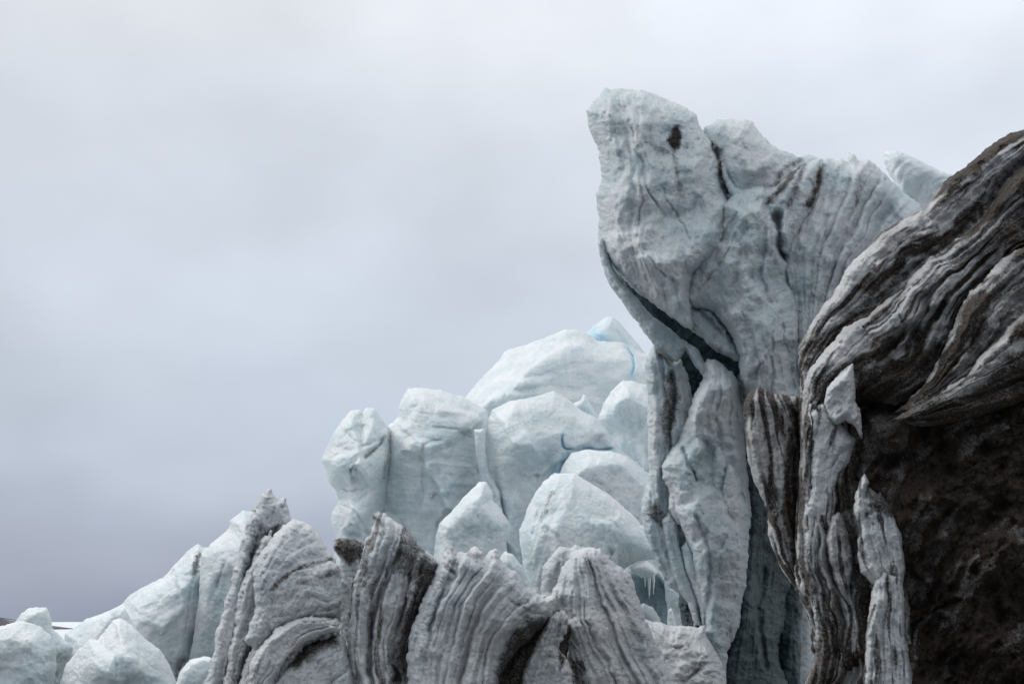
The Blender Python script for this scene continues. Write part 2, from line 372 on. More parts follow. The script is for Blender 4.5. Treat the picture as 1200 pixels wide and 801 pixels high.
# ---------------------------------------------------------------- ground and far land
def ground():
    xs = np.concatenate([-np.geomspace(9000, 14, 60), np.linspace(-12, 12, 60), np.geomspace(14, 9000, 60)])
    ys = np.concatenate([[-60, -30, -15, -8, -4], np.linspace(0, 60, 150), np.geomspace(62, 12000, 80)])
    X, Yg = np.meshgrid(xs, ys)
    Z = 0.22 * fbm(X / 6, Yg / 6, 4, 900) + 0.08 * fbm(X / 1.3, Yg / 1.3, 3, 910)
    Z *= sstep(1.5, 7, np.hypot(X, Yg)) * (1 - 0.7 * sstep(80, 400, np.hypot(X, Yg)))
    V = np.stack([X, Yg, Z], -1).reshape(-1, 3); n = len(xs)
    i, j = np.meshgrid(np.arange(len(ys) - 1), np.arange(n - 1), indexing='ij'); k = (i * n + j).ravel()
    F = np.stack([k, k + 1, k + n + 1, k + n], 1)
    dirt = np.clip(0.75 + 0.5 * fbm(X / 3, Yg / 3, 4, 920), 0, 1) * (1 - sstep(26, 60, Yg))  # near ground, out of view, darkened to cut light bounced onto the ice
    o = mesh_obj('ground', V, F, M_FIN, {'dirt': dirt.ravel()}); o['kind'] = 'structure'; return o
ground()
def hills():
    m = bpy.data.materials.new('far_rock'); m.use_nodes = True; t = m.node_tree; bs = t.nodes['Principled BSDF']
    n = N(t, 'ShaderNodeTexNoise'); n.inputs['Scale'].default_value = 0.15; n.inputs['Detail'].default_value = 8
    t.links.new(N(t, 'ShaderNodeTexCoord').outputs['Object'], n.inputs['Vector'])
    t.links.new(ramp(t, n.outputs['Fac'], [(0.40, (0.025, 0.028, 0.035)), (0.60, (0.05, 0.052, 0.06)), (0.72, (0.6, 0.64, 0.7))]), bs.inputs['Base Color'])
    bs.inputs['Roughness'].default_value = 0.9
    xs = np.linspace(-460, -101, 160); ys = np.linspace(280, 350, 50); X, Yh = np.meshgrid(xs, ys)
    prof = np.clip((-101 - X) / 14, 0, 1) ** 0.7
    Z = (3.1 + 9 * np.clip((-140 - X) / 300, 0, 1)) * prof * np.sin(np.pi * (Yh - 280) / 70).clip(0) ** 0.6 * (1 + 0.3 * fbm(X / 25, Yh / 25, 4, 33)) - 0.3
    n_ = len(xs); i, j = np.meshgrid(np.arange(len(ys) - 1), np.arange(n_ - 1), indexing='ij'); k = (i * n_ + j).ravel()
    o = mesh_obj('hill', np.stack([X, Yh, Z], -1).reshape(-1, 3), np.stack([k, k + 1, k + n_ + 1, k + n_], 1), m); o['kind'] = 'structure'
hills()

# ---------------------------------------------------------------- the leaning ice tower
head = piece([(688,130),(695,119),(709,104),(732,105),(757,107),(775,114),(795,122),(815,134),(819,146),(826,156),(835,166),(841,188),(846,214),(860,240),(861,260),(853,278),(845,293),(824,310),
              (811,322),(808,342),(810,362),(812,386),(800,380),(787,371),(770,358),(750,344),(730,326),(716,314),(703,300),(701,280),(702,255),(699,227),(706,212),(704,197),(700,172),(691,152)],
             24.0, R=34, T=0.9, edge=0.62, low=0.25, lowsc=55, facets=22, fw=0.35, mid=0.045, rough=0.8, warp=8,
             rb=[(696,130,-0.75),(760,110,-0.6),(815,140,-0.3),(765,200,0.15),(712,270,-0.5),(780,300,0.6),(850,250,0.0),(735,335,-0.1),(805,375,0.6)],
             flow=([(697,130),(712,200),(712,270),(735,330)], [(800,130),(815,200),(800,290),(800,370)], 24, 0.06, 9, 0.09),
             ridges=[([(712,110),(716,170),(722,240),(722,300)], 6, 0.10), ([(755,112),(748,170),(735,230),(738,300)], 9, 0.10)],
             cracks=[([(775,215),(785,240),(800,262),(806,280)], 1.6, 0.06), ([(757,300),(775,318),(797,335)], 1.6, 0.06), ([(752,200),(762,228),(775,245)], 2.2, 0.10), ([(784,160),(790,190),(798,230)], 3, 0.05)],
             dents=[(791,162,7,15,8,0.16)], steps=[([(700,118),(706,165),(711,205),(709,250),(714,300)],0.16,-14), ([(712,108),(718,165),(724,225),(722,290),(735,330)],0.18,-16), ([(742,110),(738,160),(746,215),(742,270),(752,330)],0.16,-28), ([(770,240),(790,280),(800,330),(806,372)],0.14,30), ([(742,288),(765,300),(800,330)],0.12,24)],
             dirt=[('poly',[(787,150),(797,145),(799,158),(797,176),(789,178),(782,165)],4,1.0), ('line',[(789,172),(792,195),(797,222),(800,236)],5,0.5), ('line',[(741,290),(744,306)],3,0.35), ('noise',34,0.28,0.13)])
lip = piece([(704,279),(710,290),(717,312),(727,330),(745,348),(762,368),(782,383),(800,398),(818,410),(825,424),(842,430),(856,442),(868,450),(868,464),(830,450),(812,424),(803,411),(794,424),(785,422),(772,410),(767,402),(760,395),(745,375),(730,355),(717,337),(710,322),(704,302),(701,286)],
            24.0, R=9, T=0.24, edge=0.6, low=0.06, mid=0.04, rough=0.5,
            flow=([(706,290),(745,350),(800,400),(860,440)], [(712,330),(745,378),(786,422),(820,460)], 9, 0.03, 9),
            rb=[(705,285,0.0),(750,360,0.25),(800,405,0.2),(860,445,-0.1)],
            dirt=[('line',[(704,282),(712,300),(720,318)],4,0.35), ('line',[(770,405),(785,420)],5,0.6), ('line',[(795,410),(808,404)],5,0.45), ('noise',18,0.2,0.15)])
shoulder = piece([(825,150),(830,146),(840,139),(862,140),(881,142),(890,155),(905,170),(916,177),(940,184),(960,200),(950,225),(925,232),(905,236),(880,240),(866,250),(844,240),(834,208),(826,180),(822,160)],
            24.5, R=24, T=0.7, edge=0.6, low=0.2, lowsc=40, facets=12, fw=0.55, mid=0.045, rough=0.8,
            rb=[(845,145,-0.2),(880,145,-0.25),(870,200,0.3),(840,180,-0.1),(920,200,0.15),(895,180,0.25)],
            cracks=[([(845,170),(850,196),(862,222)], 2.5, 0.08)],
            dirt=[('line',[(830,164),(838,172),(843,188),(845,206),(852,226)],4,1.2), ('line',[(850,222),(860,238)],4,0.6), ('noise',22,0.2,0.18), ('line',[(905,225),(918,200),(936,188)],5,0.75)])
under = piece([(800,350),(836,362),(853,384),(863,402),(872,425),(858,420),(840,412),(825,399),(810,387),(798,378)], 24.1, R=12, T=0.5, mid=0.05, rb=[(810,370,0.1),(850,400,0.1),(865,420,0.2)], cracks=[([(812,360),(830,372),(850,395)],3,0.15)], dirt=[('line',[(808,384),(822,398),(842,412)],6,0.6), ('noise',16,0.0,0.21)])
curl = piece([(846,190),(852,204),(862,218),(874,224),(880,222),(881,230),(872,238),(862,236),(854,224),(848,208)], 23.6, R=7, T=0.14, rough=0.5, dirt=[('line',[(864,236),(880,228)],4,0.7)])
slab = piece([(846,240),(858,226),(882,216),(905,212),(915,200),(938,190),(962,186),(966,205),(958,240),(944,262),(932,288),(927,310),(926,330),(937,350),(939,380),(940,470),(900,480),(873,476),(868,446),(866,420),(858,398),(850,384),(835,366),(800,360),(794,342),(797,316),(812,300),(832,284),(842,268),(846,255)],
            24.0, R=24, T=0.75, edge=0.55, low=0.2, lowsc=50, facets=24, fw=0.55, mid=0.045, rough=0.8, warp=8,
            rb=[(815,340,0.1),(860,300,0.3),(890,250,0.2),(930,210,-0.25),(920,330,-0.05),(890,400,0.4),(860,390,0.25),(930,430,-0.1),(875,460,0.1)],
            flow=([(870,245),(840,330),(866,400),(870,470)], [(950,200),(922,280),(936,360),(936,460)], 15, 0.05, 8, 0.07),
            cracks=[([(902,248),(911,256),(914,280),(916,298),(930,310)], 5, 0.55), ([(918,375),(920,400),(928,420)], 1.8, 0.08), ([(815,345),(850,300),(862,268)], 2, 0.08), ([(926,310),(930,340),(936,360)],3,0.2)],
            ridges=[([(900,240),(880,300),(868,360),(860,385)], 7, 0.08)], steps=[([(880,235),(850,290),(845,340),(866,400),(870,460)],0.18,-26), ([(905,300),(895,350),(905,400),(900,460)],0.16,24), ([(935,200),(922,240),(925,290)],0.15,14)],
            dirt=[('line',[(940,190),(928,204),(912,226),(900,236)],5,1.1), ('line',[(962,200),(956,222),(948,240)],6,1.2), ('line',[(945,190),(930,225)],4,0.8), ('line',[(925,240),(932,220)],4,0.7), ('line',[(812,360),(838,372)],5,0.55), ('noise',20,0.22,0.17)])
fluted = piece([(915,192),(937,185),(942,181),(967,185),(987,187),(994,190),(995,180),(1000,181),(1007,190),(1017,187),(1027,195),(1040,206),(1055,222),(1070,235),(1100,262),(1120,330),(1080,420),(990,470),(930,440),(922,400),(920,345),(912,318),(914,290),(920,262),(925,236),(920,205)],
            24.8, R=22, T=0.9, edge=0.55, low=0.15, mid=0.035, rough=0.8,
            rb=[(940,200,-0.1),(995,190,-0.3),(960,280,0.35),(1000,300,0.2),(1060,250,-0.5),(950,400,0.3)],
            flow=([(955,200),(932,290),(935,380)], [(1060,225),(1010,300),(960,420)], 19, 0.10, 10, 0.22),
            cracks=[([(985,190),(972,240),(965,285)], 3, 0.1), ([(1015,190),(1002,240),(985,285)], 3, 0.1)],
            dirt=[('line',[(962,195),(956,220),(948,246)],6,1.1), ('line',[(1008,205),(1004,230),(1000,262)],5,0.4), ('flow',12,0.22,0.35)])
core = piece([(712,306),(780,290),(840,220),(880,200),(940,230),(745,330),(800,350),(880,370),(940,350),(945,500),(935,900),(850,910),(800,900),(800,735),(790,640),(775,480),(772,425),(760,385)], 25.9, R=20, T=0.6, clear=[('all',1.0)], mid=0.05,  # dark teal colour stands in for the shade inside the crack
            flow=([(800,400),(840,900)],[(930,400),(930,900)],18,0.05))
col_left = piece([(766,404),(774,412),(788,424),(798,420),(806,440),(812,470),(815,520),(815,570),(815,640),(820,720),(815,733),(808,710),(800,698),(783,685),(773,668),(763,643),(754,620),(752,600),(754,583),(760,562),(760,530),(759,518),(759,495),(758,450),(755,427)],
            24.2, R=13, T=0.5, edge=0.6, low=0.1, lowsc=40, mid=0.05, rough=0.8,
            flow=([(762,420),(764,520),(758,600),(790,690)], [(800,430),(806,520),(800,610),(816,720)], 14, 0.07, 9, 0.13),
            rb=[(765,420,0.0),(790,450,-0.15),(768,500,0.2),(760,600,0.25),(790,560,0.0),(800,690,0.2)],
            cracks=[([(786,430),(790,465),(785,510),(790,540)],4,0.2)],
            dirt=[('poly',[(776,440),(790,430),(798,470),(790,500),(780,520),(772,490),(782,460)],5,0.75), ('poly',[(758,585),(772,590),(782,605),(780,625),(768,612),(757,600)],4,0.7), ('line',[(774,414),(786,424)],4,0.8), ('noise',16,0.2,0.1), ('line',[(782,600),(790,640),(806,690)],4,0.3)])
col_front = piece([(826,424),(830,420),(838,421),(848,428),(858,437),(866,450),(871,480),(873,520),(877,560),(880,600),(876,640),(875,680),(867,730),(853,763),(850,801),(850,905),(800,905),(810,801),(815,760),(820,734),(825,733),(818,700),(812,650),(800,620),(790,600),(785,575),(776,560),(775,545),(786,528),(797,512),(806,490),(811,468),(824,443)],
            23.8, R=22, T=0.75, edge=0.58, low=0.2, lowsc=45, facets=18, fw=0.45, mid=0.05, rough=0.8, warp=6,
            rb=[(830,425,-0.1),(850,470,0.35),(868,500,-0.4),(872,600,-0.4),(790,550,0.2),(830,600,0.35),(850,660,0.35),(870,690,-0.2),(835,780,0.2)],
            flow=([(812,470),(790,560),(812,640),(820,740)], [(866,450),(876,560),(874,680),(850,790)], 20, 0.05, 7, 0.10),
            cracks=[([(797,520),(808,545),(820,568)],2.5,0.18), ([(838,525),(845,555),(842,580)],2.5,0.12), ([(852,545),(850,570)],2,0.1), ([(815,600),(830,640),(832,690),(825,725)],4,0.12), ([(858,620),(845,640),(835,655)],2,0.07)],
            ridges=[([(840,422),(825,450),(815,490),(820,530),(835,560)],6,0.10), ([(786,562),(800,590),(822,620)],6,0.08)],
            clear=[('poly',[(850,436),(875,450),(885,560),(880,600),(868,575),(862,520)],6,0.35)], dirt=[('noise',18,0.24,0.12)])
petal = piece([(833,545),(838,524),(844,522),(849,535),(850,556),(846,582),(838,588),(832,572)], 23.3, R=8, T=0.2, rough=0.5)
petal2 = piece([(848,560),(854,541),(860,548),(864,570),(866,600),(858,618),(848,610),(845,585)], 23.25, R=9, T=0.22, rough=0.5)
flap = piece([(785,570),(788,557),(795,558),(806,580),(818,600),(820,625),(808,618),(794,612),(784,596)], 23.3, R=12, T=0.25, rough=0.6, mid=0.04)
hang1 = piece([(776,610),(784,600),(793,612),(797,640),(806,668),(818,700),(822,733),(814,731),(806,706),(795,690),(788,668),(780,640)], 23.5, R=7, T=0.22, rough=0.6, flow=([(780,610),(815,730)],[(792,612),(822,730)],7,0.03,8))
hang2 = piece([(799,640),(806,632),(815,645),(824,668),(830,690),(830,720),(824,731),(820,712),(814,692),(804,668)], 23.3, R=7, T=0.2, rough=0.6)
recess = piece([(866,440),(880,440),(935,470),(945,600),(930,690),(924,715),(917,740),(911,755),(914,780),(924,805),(930,905),(845,905),(845,790),(862,735),(870,680),(872,600)], 25.0, R=18, T=0.5, edge=0.55, mid=0.05, clear=[('all',0.9)],  # shade of the recess put into the colour as dark teal
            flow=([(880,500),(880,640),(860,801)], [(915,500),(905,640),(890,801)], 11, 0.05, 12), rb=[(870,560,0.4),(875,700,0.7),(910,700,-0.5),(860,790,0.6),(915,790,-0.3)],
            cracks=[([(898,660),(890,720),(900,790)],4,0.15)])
thing('ice_tower', 'tall leaning ice tower with an overhanging head and a black slanting crack below it', 'ice tower',
      [('core', core), ('upper_block', head), ('under_block', under), ('lip', lip), ('shoulder', shoulder, [('curl', curl)]), ('front_slab', slab), ('fluted_face', fluted), ('flute', col_left, [('flute', hang1), ('flute', hang2)]),
       ('column', col_front, [('flake', petal), ('flake', petal2), ('flake', flap)]), ('recess_wall', recess)])
thing('ice_fin', 'pale blue pointed ice fin rising behind the tower and the dirty wall', 'ice fin', [('fin', piece(
      [(1036,177),(1050,177),(1070,185),(1090,194),(1114,205),(1150,250),(1160,420),(1150,760),(1060,770),(1050,420),(1060,250),(1050,214),(1041,202),(1036,188)], 46, R=10, T=0.8, mat=M_FAR, edge=0.7, rough=0.5,
      flow=([(1050,240),(1062,200),(1090,190)],[(1080,260),(1100,225),(1130,215)],13,0.12,8), rb=[(1040,185,-0.3),(1060,200,0.3),(1090,220,0.0),(1100,600,0.0)]))])
thing('ice_block', 'grey blue upright ice block showing in the slot between the tower and the dirty wall', 'ice block', [('block', piece(
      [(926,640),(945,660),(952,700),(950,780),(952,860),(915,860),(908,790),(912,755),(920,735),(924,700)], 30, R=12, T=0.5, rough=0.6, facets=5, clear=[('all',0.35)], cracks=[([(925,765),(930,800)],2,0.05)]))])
thing('ice_block', 'pale strip of ice deep in the slot, right of the grey blue upright block', 'ice block', [('strip', piece([(938,640),(975,640),(985,720),(985,870),(935,870)], 34, R=12, T=0.5, rough=0.6, mat=M_FAR))])

# ---------------------------------------------------------------- the dirty banded wall
GA = [(1200,152),(1150,180),(1095,230),(1040,267),(982,333),(937,405),(936,450)]
GB = [(1200,197),(1152,257),(1112,292),(1072,320),(1030,357),(987,385),(950,430),(941,470)]
GC = [(1195,292),(1155,325),(1127,357),(1110,402),(1080,455),(1040,480)]
GD = [(1200,367),(1150,417),(1115,450),(1060,482)]
layA = piece([(1480,20),(1320,70),(1200,152),(1187,156),(1170,165),(1150,180),(1130,195),(1112,207),(1095,230),(1080,247),(1060,256),(1040,267),(1025,280),(1010,297),(995,312),(982,334),(962,362),(950,380),(937,405),(935,425),(937,437),(938,470),(960,470),(1000,430),(1060,390),(1130,340),(1230,300),(1480,200)],
            17.6, R=20, T=0.42, mat=M_WALL, edge=0.62, low=0.12, lowsc=50, mid=0.025, fine=0.012, grain=0.35, gsc=4.0, chis=0.4,
            flow=(GA, GB, 15, 0.055, 18, 0.16), warp=6, cracks=[([(1080,247),(1095,262),(1100,285)],2,0.05)],
            dirt=[('flow',24,-0.08,1.0), ('flow',7,-0.02,0.9), ('line',[(1200,188),(1172,212),(1150,250),(1120,278),(1085,300),(1060,322),(1020,355),(995,377),(965,405),(945,425)],8,1.0), ('noise',15,0.05,0.24)])
layB = piece([(1480,120),(1300,150),(1200,196),(1187,206),(1170,227),(1152,257),(1140,269),(1120,280),(1112,292),(1090,302),(1072,320),(1060,339),(1050,345),(1030,357),(1017,372),(987,385),(975,402),(950,430),(942,450),(940,475),(945,520),(975,500),(1010,470),(1050,475),(1100,460),(1150,400),(1220,350),(1480,260)],
            17.0, R=20, T=0.40, mat=M_WALL, edge=0.6, low=0.14, lowsc=45, mid=0.025, fine=0.012, grain=0.35, gsc=4.0, chis=0.4,
            flow=(GB, GC, 14, 0.055, 18, 0.16), warp=7,
            ridges=[([(1118,345),(1085,362),(1055,380),(1025,412),(1007,430)],7,0.14), ([(1160,275),(1120,310),(1090,335),(1058,350)],6,0.08)],
            cracks=[([(1052,350),(1055,370),(1060,385)],1.5,0.06), ([(1110,350),(1075,385),(1050,415),(1020,432)],7,0.12)],
            dirt=[('flow',24,-0.08,1.0), ('flow',7,-0.02,0.9), ('poly',[(1005,430),(1050,425),(1110,395),(1100,440),(1062,470),(1020,475),(1000,455)],8,0.9), ('poly',[(1200,235),(1170,262),(1150,280),(1170,300),(1200,285),(1260,260)],10,0.8), ('line',[(1150,262),(1140,280),(1120,300)],5,0.4), ('noise',14,0.05,0.27), ('poly',[(950,442),(990,425),(985,470),(955,470)],6,0.8)])
layC = piece([(1480,200),(1300,235),(1195,291),(1175,302),(1155,325),(1142,340),(1137,342),(1127,357),(1117,380),(1110,402),(1095,430),(1080,455),(1062,471),(1050,482),(1080,490),(1120,480),(1160,440),(1220,400),(1480,330)],
            16.35, R=17, T=0.42, mat=M_WALL, edge=0.6, low=0.12, lowsc=45, mid=0.025, fine=0.012, grain=0.35, gsc=4.0, chis=0.4, flow=(GC, GD, 13, 0.055, 18, 0.16), warp=6,
            dirt=[('poly',[(1030,500),(1062,462),(1088,452),(1090,500)],8,0.8), ('flow',24,-0.08,1.0), ('flow',7,-0.02,0.9), ('poly',[(1200,310),(1170,345),(1140,400),(1110,445),(1090,465),(1130,450),(1200,385),(1300,330)],10,0.55), ('noise',14,0.08,0.24)])
layD = piece([(1480,300),(1300,320),(1200,366),(1180,385),(1165,400),(1150,417),(1132,440),(1115,450),(1095,465),(1060,482),(1045,492),(1080,500),(1140,490),(1200,470),(1480,420)],
            15.85, R=14, T=0.40, mat=M_WALL, edge=0.6, low=0.1, mid=0.025, fine=0.012, grain=0.35, gsc=4.0, chis=0.4, flow=(GD, [(1200,440),(1150,462),(1110,475),(1060,492)], 12, 0.05, 18, 0.14), warp=6,
            dirt=[('poly',[(1030,505),(1062,474),(1105,462),(1100,510)],8,0.85), ('flow',24,-0.08,1.0), ('flow',7,-0.02,0.9), ('poly',[(1220,395),(1180,415),(1150,450),(1100,475),(1060,495),(1140,510),(1260,470)],8,0.95), ('noise',14,0.1,0.24)])
face = piece([(1010,476),(1040,484),(1062,482),(1100,470),(1150,462),(1200,440),(1300,400),(1500,350),(1560,520),(1560,960),(1000,960),(960,960),(950,900),(945,800),(958,760),(962,740),(985,700),(975,620),(985,560),(998,520)],
            17.1, R=30, T=0.65, mat=M_WALL, edge=0.6, grain=0.6, low=0.45, lowsc=75, facets=14, fw=0.4, mid=0.09, fine=0.02, warp=12, g=1.6,
            rb=[(1010,480,-0.3),(1200,440,0.5),(1100,560,0.35),(1200,600,0.9),(1060,650,0.15),(1040,600,0.15),(1200,780,0.9),(1080,790,0.35),(1000,700,-0.25),(1000,800,-0.15),(1000,560,-0.35),(1400,600,1.2)],
            flow=([(1200,470),(1110,520),(1050,580),(1010,700),(1000,800)], [(1330,560),(1240,640),(1150,730),(1090,830),(1060,900)], 18, 0.06, 12, 0.10),
            dents=[(1055,540,16,9,0,0.35), (1095,620,40,22,-40,0.15), (1180,600,30,18,-50,0.12)], ridges=[([(1200,648),(1150,675),(1110,705),(1075,735)],5,0.12), ([(1052,548),(1075,550),(1090,580)],4,0.08)],
            cracks=[([(1060,742),(1095,715),(1130,700)],4,0.2)],
            dirt=[('all',0.80), ('flow',26,-0.25,1.1), ('flow',9,-0.15,1.15), ('noise',40,-0.2,1.05)])
wcore = piece([(950,440),(1000,400),(1100,330),(1200,250),(1480,150),(1500,900),(960,900),(962,760),(950,690),(945,600),(945,500)], 18.6, R=20, T=0.5, mat=M_WALL, dirt=[('all',0.9)], g=3)
drape = piece([(945,470),(975,470),(1005,480),(1012,520),(1005,560),(1030,575),(1055,615),(1066,660),(1068,740),(1080,800),(1085,900),(935,900),(940,810),(956,768),(955,740),(938,700),(934,640),(938,560),(940,500)], 17.05, R=12, T=0.42, mat=M_WALL, edge=0.6, mid=0.02, fine=0.012, grain=0.35, gsc=4.0, chis=0.4, warp=7,
            flow=([(943,480),(938,600),(942,680),(962,760),(945,850)], [(1010,500),(1015,590),(1058,660),(1062,740),(1075,850)], 15, 0.08, 14, 0.22),
            rb=[(950,500,0.1),(1000,510,-0.1),(1040,600,0.25),(940,690,0.0),(980,760,0.25),(1060,760,0.5),(950,850,0.3)],
            dirt=[('flow',14,-0.22,0.85), ('flow',6,0.0,0.6), ('poly',[(1000,520),(1012,500),(1020,570),(1000,600),(975,605),(985,555)],6,0.95), ('poly',[(985,610),(1003,620),(1005,660),(1030,700),(1015,760),(1000,700)],6,0.9), ('poly',[(960,740),(985,700),(990,750),(970,801),(940,812)],6,0.85)])
knob = piece([(969,455),(980,442),(990,432),(999,426),(1001,440),(1002,470),(1008,480),(1009,498),(1010,515),(1003,500),(990,492),(980,498),(970,488),(966,470)], 16.5, R=12, T=0.22, mat=M_FIN, rough=0.6, mid=0.05,
            flow=([(968,462),(996,430)],[(980,495),(1002,470)],8,0.05,5), dirt=[('line',[(1003,440),(1005,480)],3,0.6)])
def rib(out, Y, A, B, per=8, amp=0.04, R=9, T=0.2, dirt=(), **k):
    return piece(out, Y, R=R, T=T, mat=k.pop('mat', M_WALL), edge=0.62, mid=0.035, fine=0.012, rough=0.8, flow=(A, B, per, amp * 0.8, 16, amp * 1.3), warp=4, dirt=list(dirt), lumps=0.0, grain=0.35, gsc=4.0, chis=0.5, **k)
curtain = rib([(870,484),(873,468),(880,457),(890,453),(902,459),(916,461),(937,464),(940,500),(940,560),(936,640),(938,700),(933,690),(918,670),(906,645),(900,625),(900,598),(883,560),(876,538),(873,505)], 17.7,
            [(878,468),(878,520),(900,600),(932,685)], [(915,463),(930,520),(934,600),(938,690)], 12, 0.08, R=16, T=0.35,
            dirt=[('flow',10,-0.15,0.95), ('poly',[(922,500),(942,480),(942,690),(930,660),(914,600)],6,0.95), ('line',[(888,460),(905,470),(918,466)],6,0.6)])
r1 = rib([(936,465),(948,470),(955,500),(955,560),(948,580),(945,640),(952,690),(962,730),(958,770),(952,760),(952,735),(940,705),(932,690),(931,640),(933,600),(936,560),(937,500)], 17.3, [(940,470),(937,600),(955,740)], [(952,480),(948,600),(960,740)], 7, 0.05, R=9, T=0.25,
            dirt=[('flow',8,-0.20,1.00), ('line',[(942,510),(946,580),(938,640)],5,0.7)])
r2 = rib([(945,480),(965,470),(985,495),(1002,515),(998,540),(986,555),(975,585),(972,610),(962,650),(958,680),(962,710),(966,745),(960,760),(950,715),(949,688),(942,650),(940,600),(946,578),(949,545),(948,510)], 16.75, [(952,490),(943,600),(948,680),(962,750)], [(996,520),(974,590),(960,660),(966,740)], 11, 0.06, R=13, T=0.3, mat=M_FIN,
            cracks=[([(972,550),(985,530),(996,528)],2,0.08), ([(975,500),(985,495)],3,0.12)], dirt=[('flow',9,0.05,0.75), ('line',[(974,600),(966,640),(962,690)],4,0.8), ('noise',14,0.15,0.21)])
r3 = rib([(975,605),(983,600),(990,618),(998,640),(1000,670),(996,690),(1003,715),(1011,735),(1008,765),(990,801),(985,900),(960,900),(975,820),(985,780),(990,745),(988,720),(982,700),(973,666),(967,632)], 16.5, [(970,620),(974,670),(992,720),(985,801)], [(988,610),(998,680),(1012,735),(1000,800)], 7, 0.05, R=9, T=0.24,
            dirt=[('flow',8,-0.05,0.90), ('line',[(985,615),(998,660),(1003,700)],5,0.6)])
r4 = rib([(1000,600),(1003,580),(1007,562),(1013,556),(1018,565),(1014,582),(1022,582),(1032,578),(1040,590),(1048,605),(1057,625),(1060,660),(1059,706),(1048,704),(1035,696),(1020,680),(1010,670),(1005,650),(1007,614)], 16.15, [(1006,570),(1007,650),(1036,695)], [(1030,585),(1045,640),(1056,700)], 9, 0.05, R=10, T=0.24, mat=M_FIN,
            cracks=[([(1008,610),(1018,602),(1026,598)],3,0.15)], dirt=[('flow',9,0.02,0.80), ('poly',[(1018,565),(1045,590),(1050,610),(1030,602),(1018,590)],5,0.85), ('noise',12,0.1,0.24)])
r5 = rib([(1016,730),(1021,706),(1024,680),(1035,670),(1052,672),(1059,690),(1060,745),(1068,780),(1072,801),(1075,900),(1008,900),(1012,801),(1015,750)], 16.0, [(1024,705),(1016,760),(1012,850)], [(1056,710),(1060,760),(1066,850)], 8, 0.055, R=10, T=0.24, mat=M_FIN,
            dirt=[('flow',8,0.00,0.80), ('noise',10,0.1,0.27), ('line',[(1062,745),(1070,800)],4,0.6)])
r6 = rib([(962,745),(970,735),(985,740),(985,770),(975,800),(975,900),(935,900),(940,810),(945,790),(955,768)], 16.9, [(960,750),(940,810)], [(985,760),(975,820)], 8, 0.05, R=9, T=0.22, dirt=[('all',0.7)])
thing('dirty_ice_wall', 'huge dark dirt-banded ice wall with folded layers sweeping down beside the tower', 'ice wall',
      [('core', wcore), ('dirt_face', face), ('layer', layA), ('layer', layB, [('knob', knob)]), ('layer', layC), ('layer', layD), ('drapery', drape), ('curtain', curtain), ('rib', r1), ('rib', r2), ('rib', r3), ('rib', r4), ('rib', r5), ('rib', r6)])

# ---------------------------------------------------------------- foreground dirty fins
def fin(out, Y, A, B, per=10, amp=0.055, **k):
    k.setdefault('R', 16); k.setdefault('mat', M_FIN); k.setdefault('lumps', 0.012); k['mid'] = 0.016; k.setdefault('chis', 0.35); k.setdefault('fine', 0.016); k.setdefault('rough', 1.1); k.setdefault('warp', 5); k.setdefault('grain', 0.85); k.setdefault('gsc', 5.5); sk = k.pop('sawk', 1.9)
    return piece(out, Y, flow=(A, B, per * 1.25, amp * 0.9, 13, amp * sk), **k)
f1 = fin([(262,801),(275,745),(285,700),(290,650),(292,615),(299,593),(307,578),(316,573),(322,582),(334,585),(339,605),(350,640),(340,720),(330,801),(330,900),(250,900)], 21.4,
         [(305,592),(285,692),(262,801)], [(340,610),(318,700),(300,801)], 9, 0.05, R=14, T=0.35, dirt=[('poly',[(306,625),(327,612),(330,622),(312,640),(304,650)],4,0.85), ('flow',9,0.10,0.5), ('line',[(305,690),(298,750),(285,800)],9,0.85), ('noise',12,0.15,0.2)])
f1a = fin([(281,644),(287,620),(293,602),(298,598),(303,612),(297,640),(288,685),(278,735),(270,775),(265,801),(262,890),(230,890),(241,801),(251,767),(253,752),(263,710),(269,692)], 21.0, [(294,605),(268,700),(243,801)], [(300,612),(283,700),(262,801)], 12, 0.05, R=8, T=0.3, edge=0.8, grain=1.3, rough=1.6, dirt=[('line',[(301,612),(288,690),(270,780)],3,0.35)])
f1b = fin([(299,650),(306,632),(318,622),(322,640),(308,680),(301,712),(294,735),(287,760),(275,801),(268,890),(256,890),(262,801),(268,775),(268,765),(274,735),(280,700),(290,668)], 20.7, [(300,650),(272,740),(262,801)], [(318,640),(298,730),(276,801)], 10, 0.05, R=8, T=0.28, edge=0.8, grain=1.3, rough=1.6, dirt=[('line',[(312,665),(298,725),(280,790)],3,0.4)])
f1c = fin([(303,745),(310,752),(304,770),(296,801),(290,890),(274,890),(280,801),(290,770)], 20.4, [(302,748),(280,801)], [(308,755),(296,801)], 9, 0.03, R=7, T=0.2, edge=0.8)
thing('dirty_ice_fin', 'tall ribbed dirty ice fin with a lumpy crest, beside the smooth pale slope', 'ice fin', [('backing', f1), ('blade', f1a), ('blade', f1b), ('blade', f1c)], 'dirty ice fins in the foreground')
f2 = fin([(335,613),(344,607),(359,614),(371,625),(380,641),(392,656),(399,666),(398,692),(398,726),(365,726),(341,733),(320,742),(308,757),(299,760),(287,749),(293,731),(302,710),(299,692),(295,674),(301,656),(320,629)], 20.0,
         [(330,620),(298,680),(292,748)], [(392,656),(340,670),(318,720)], 15, 0.05, sawk=0.9, R=22, T=0.45, low=0.1, rb=[(344,612,-0.25),(310,690,0.2),(380,680,0.1),(295,745,0.25)],
         dirt=[('line',[(318,690),(332,677),(352,665),(388,655)],4,0.9), ('line',[(322,650),(345,644),(358,636)],3,0.35), ('noise',15,0.2,0.18)])
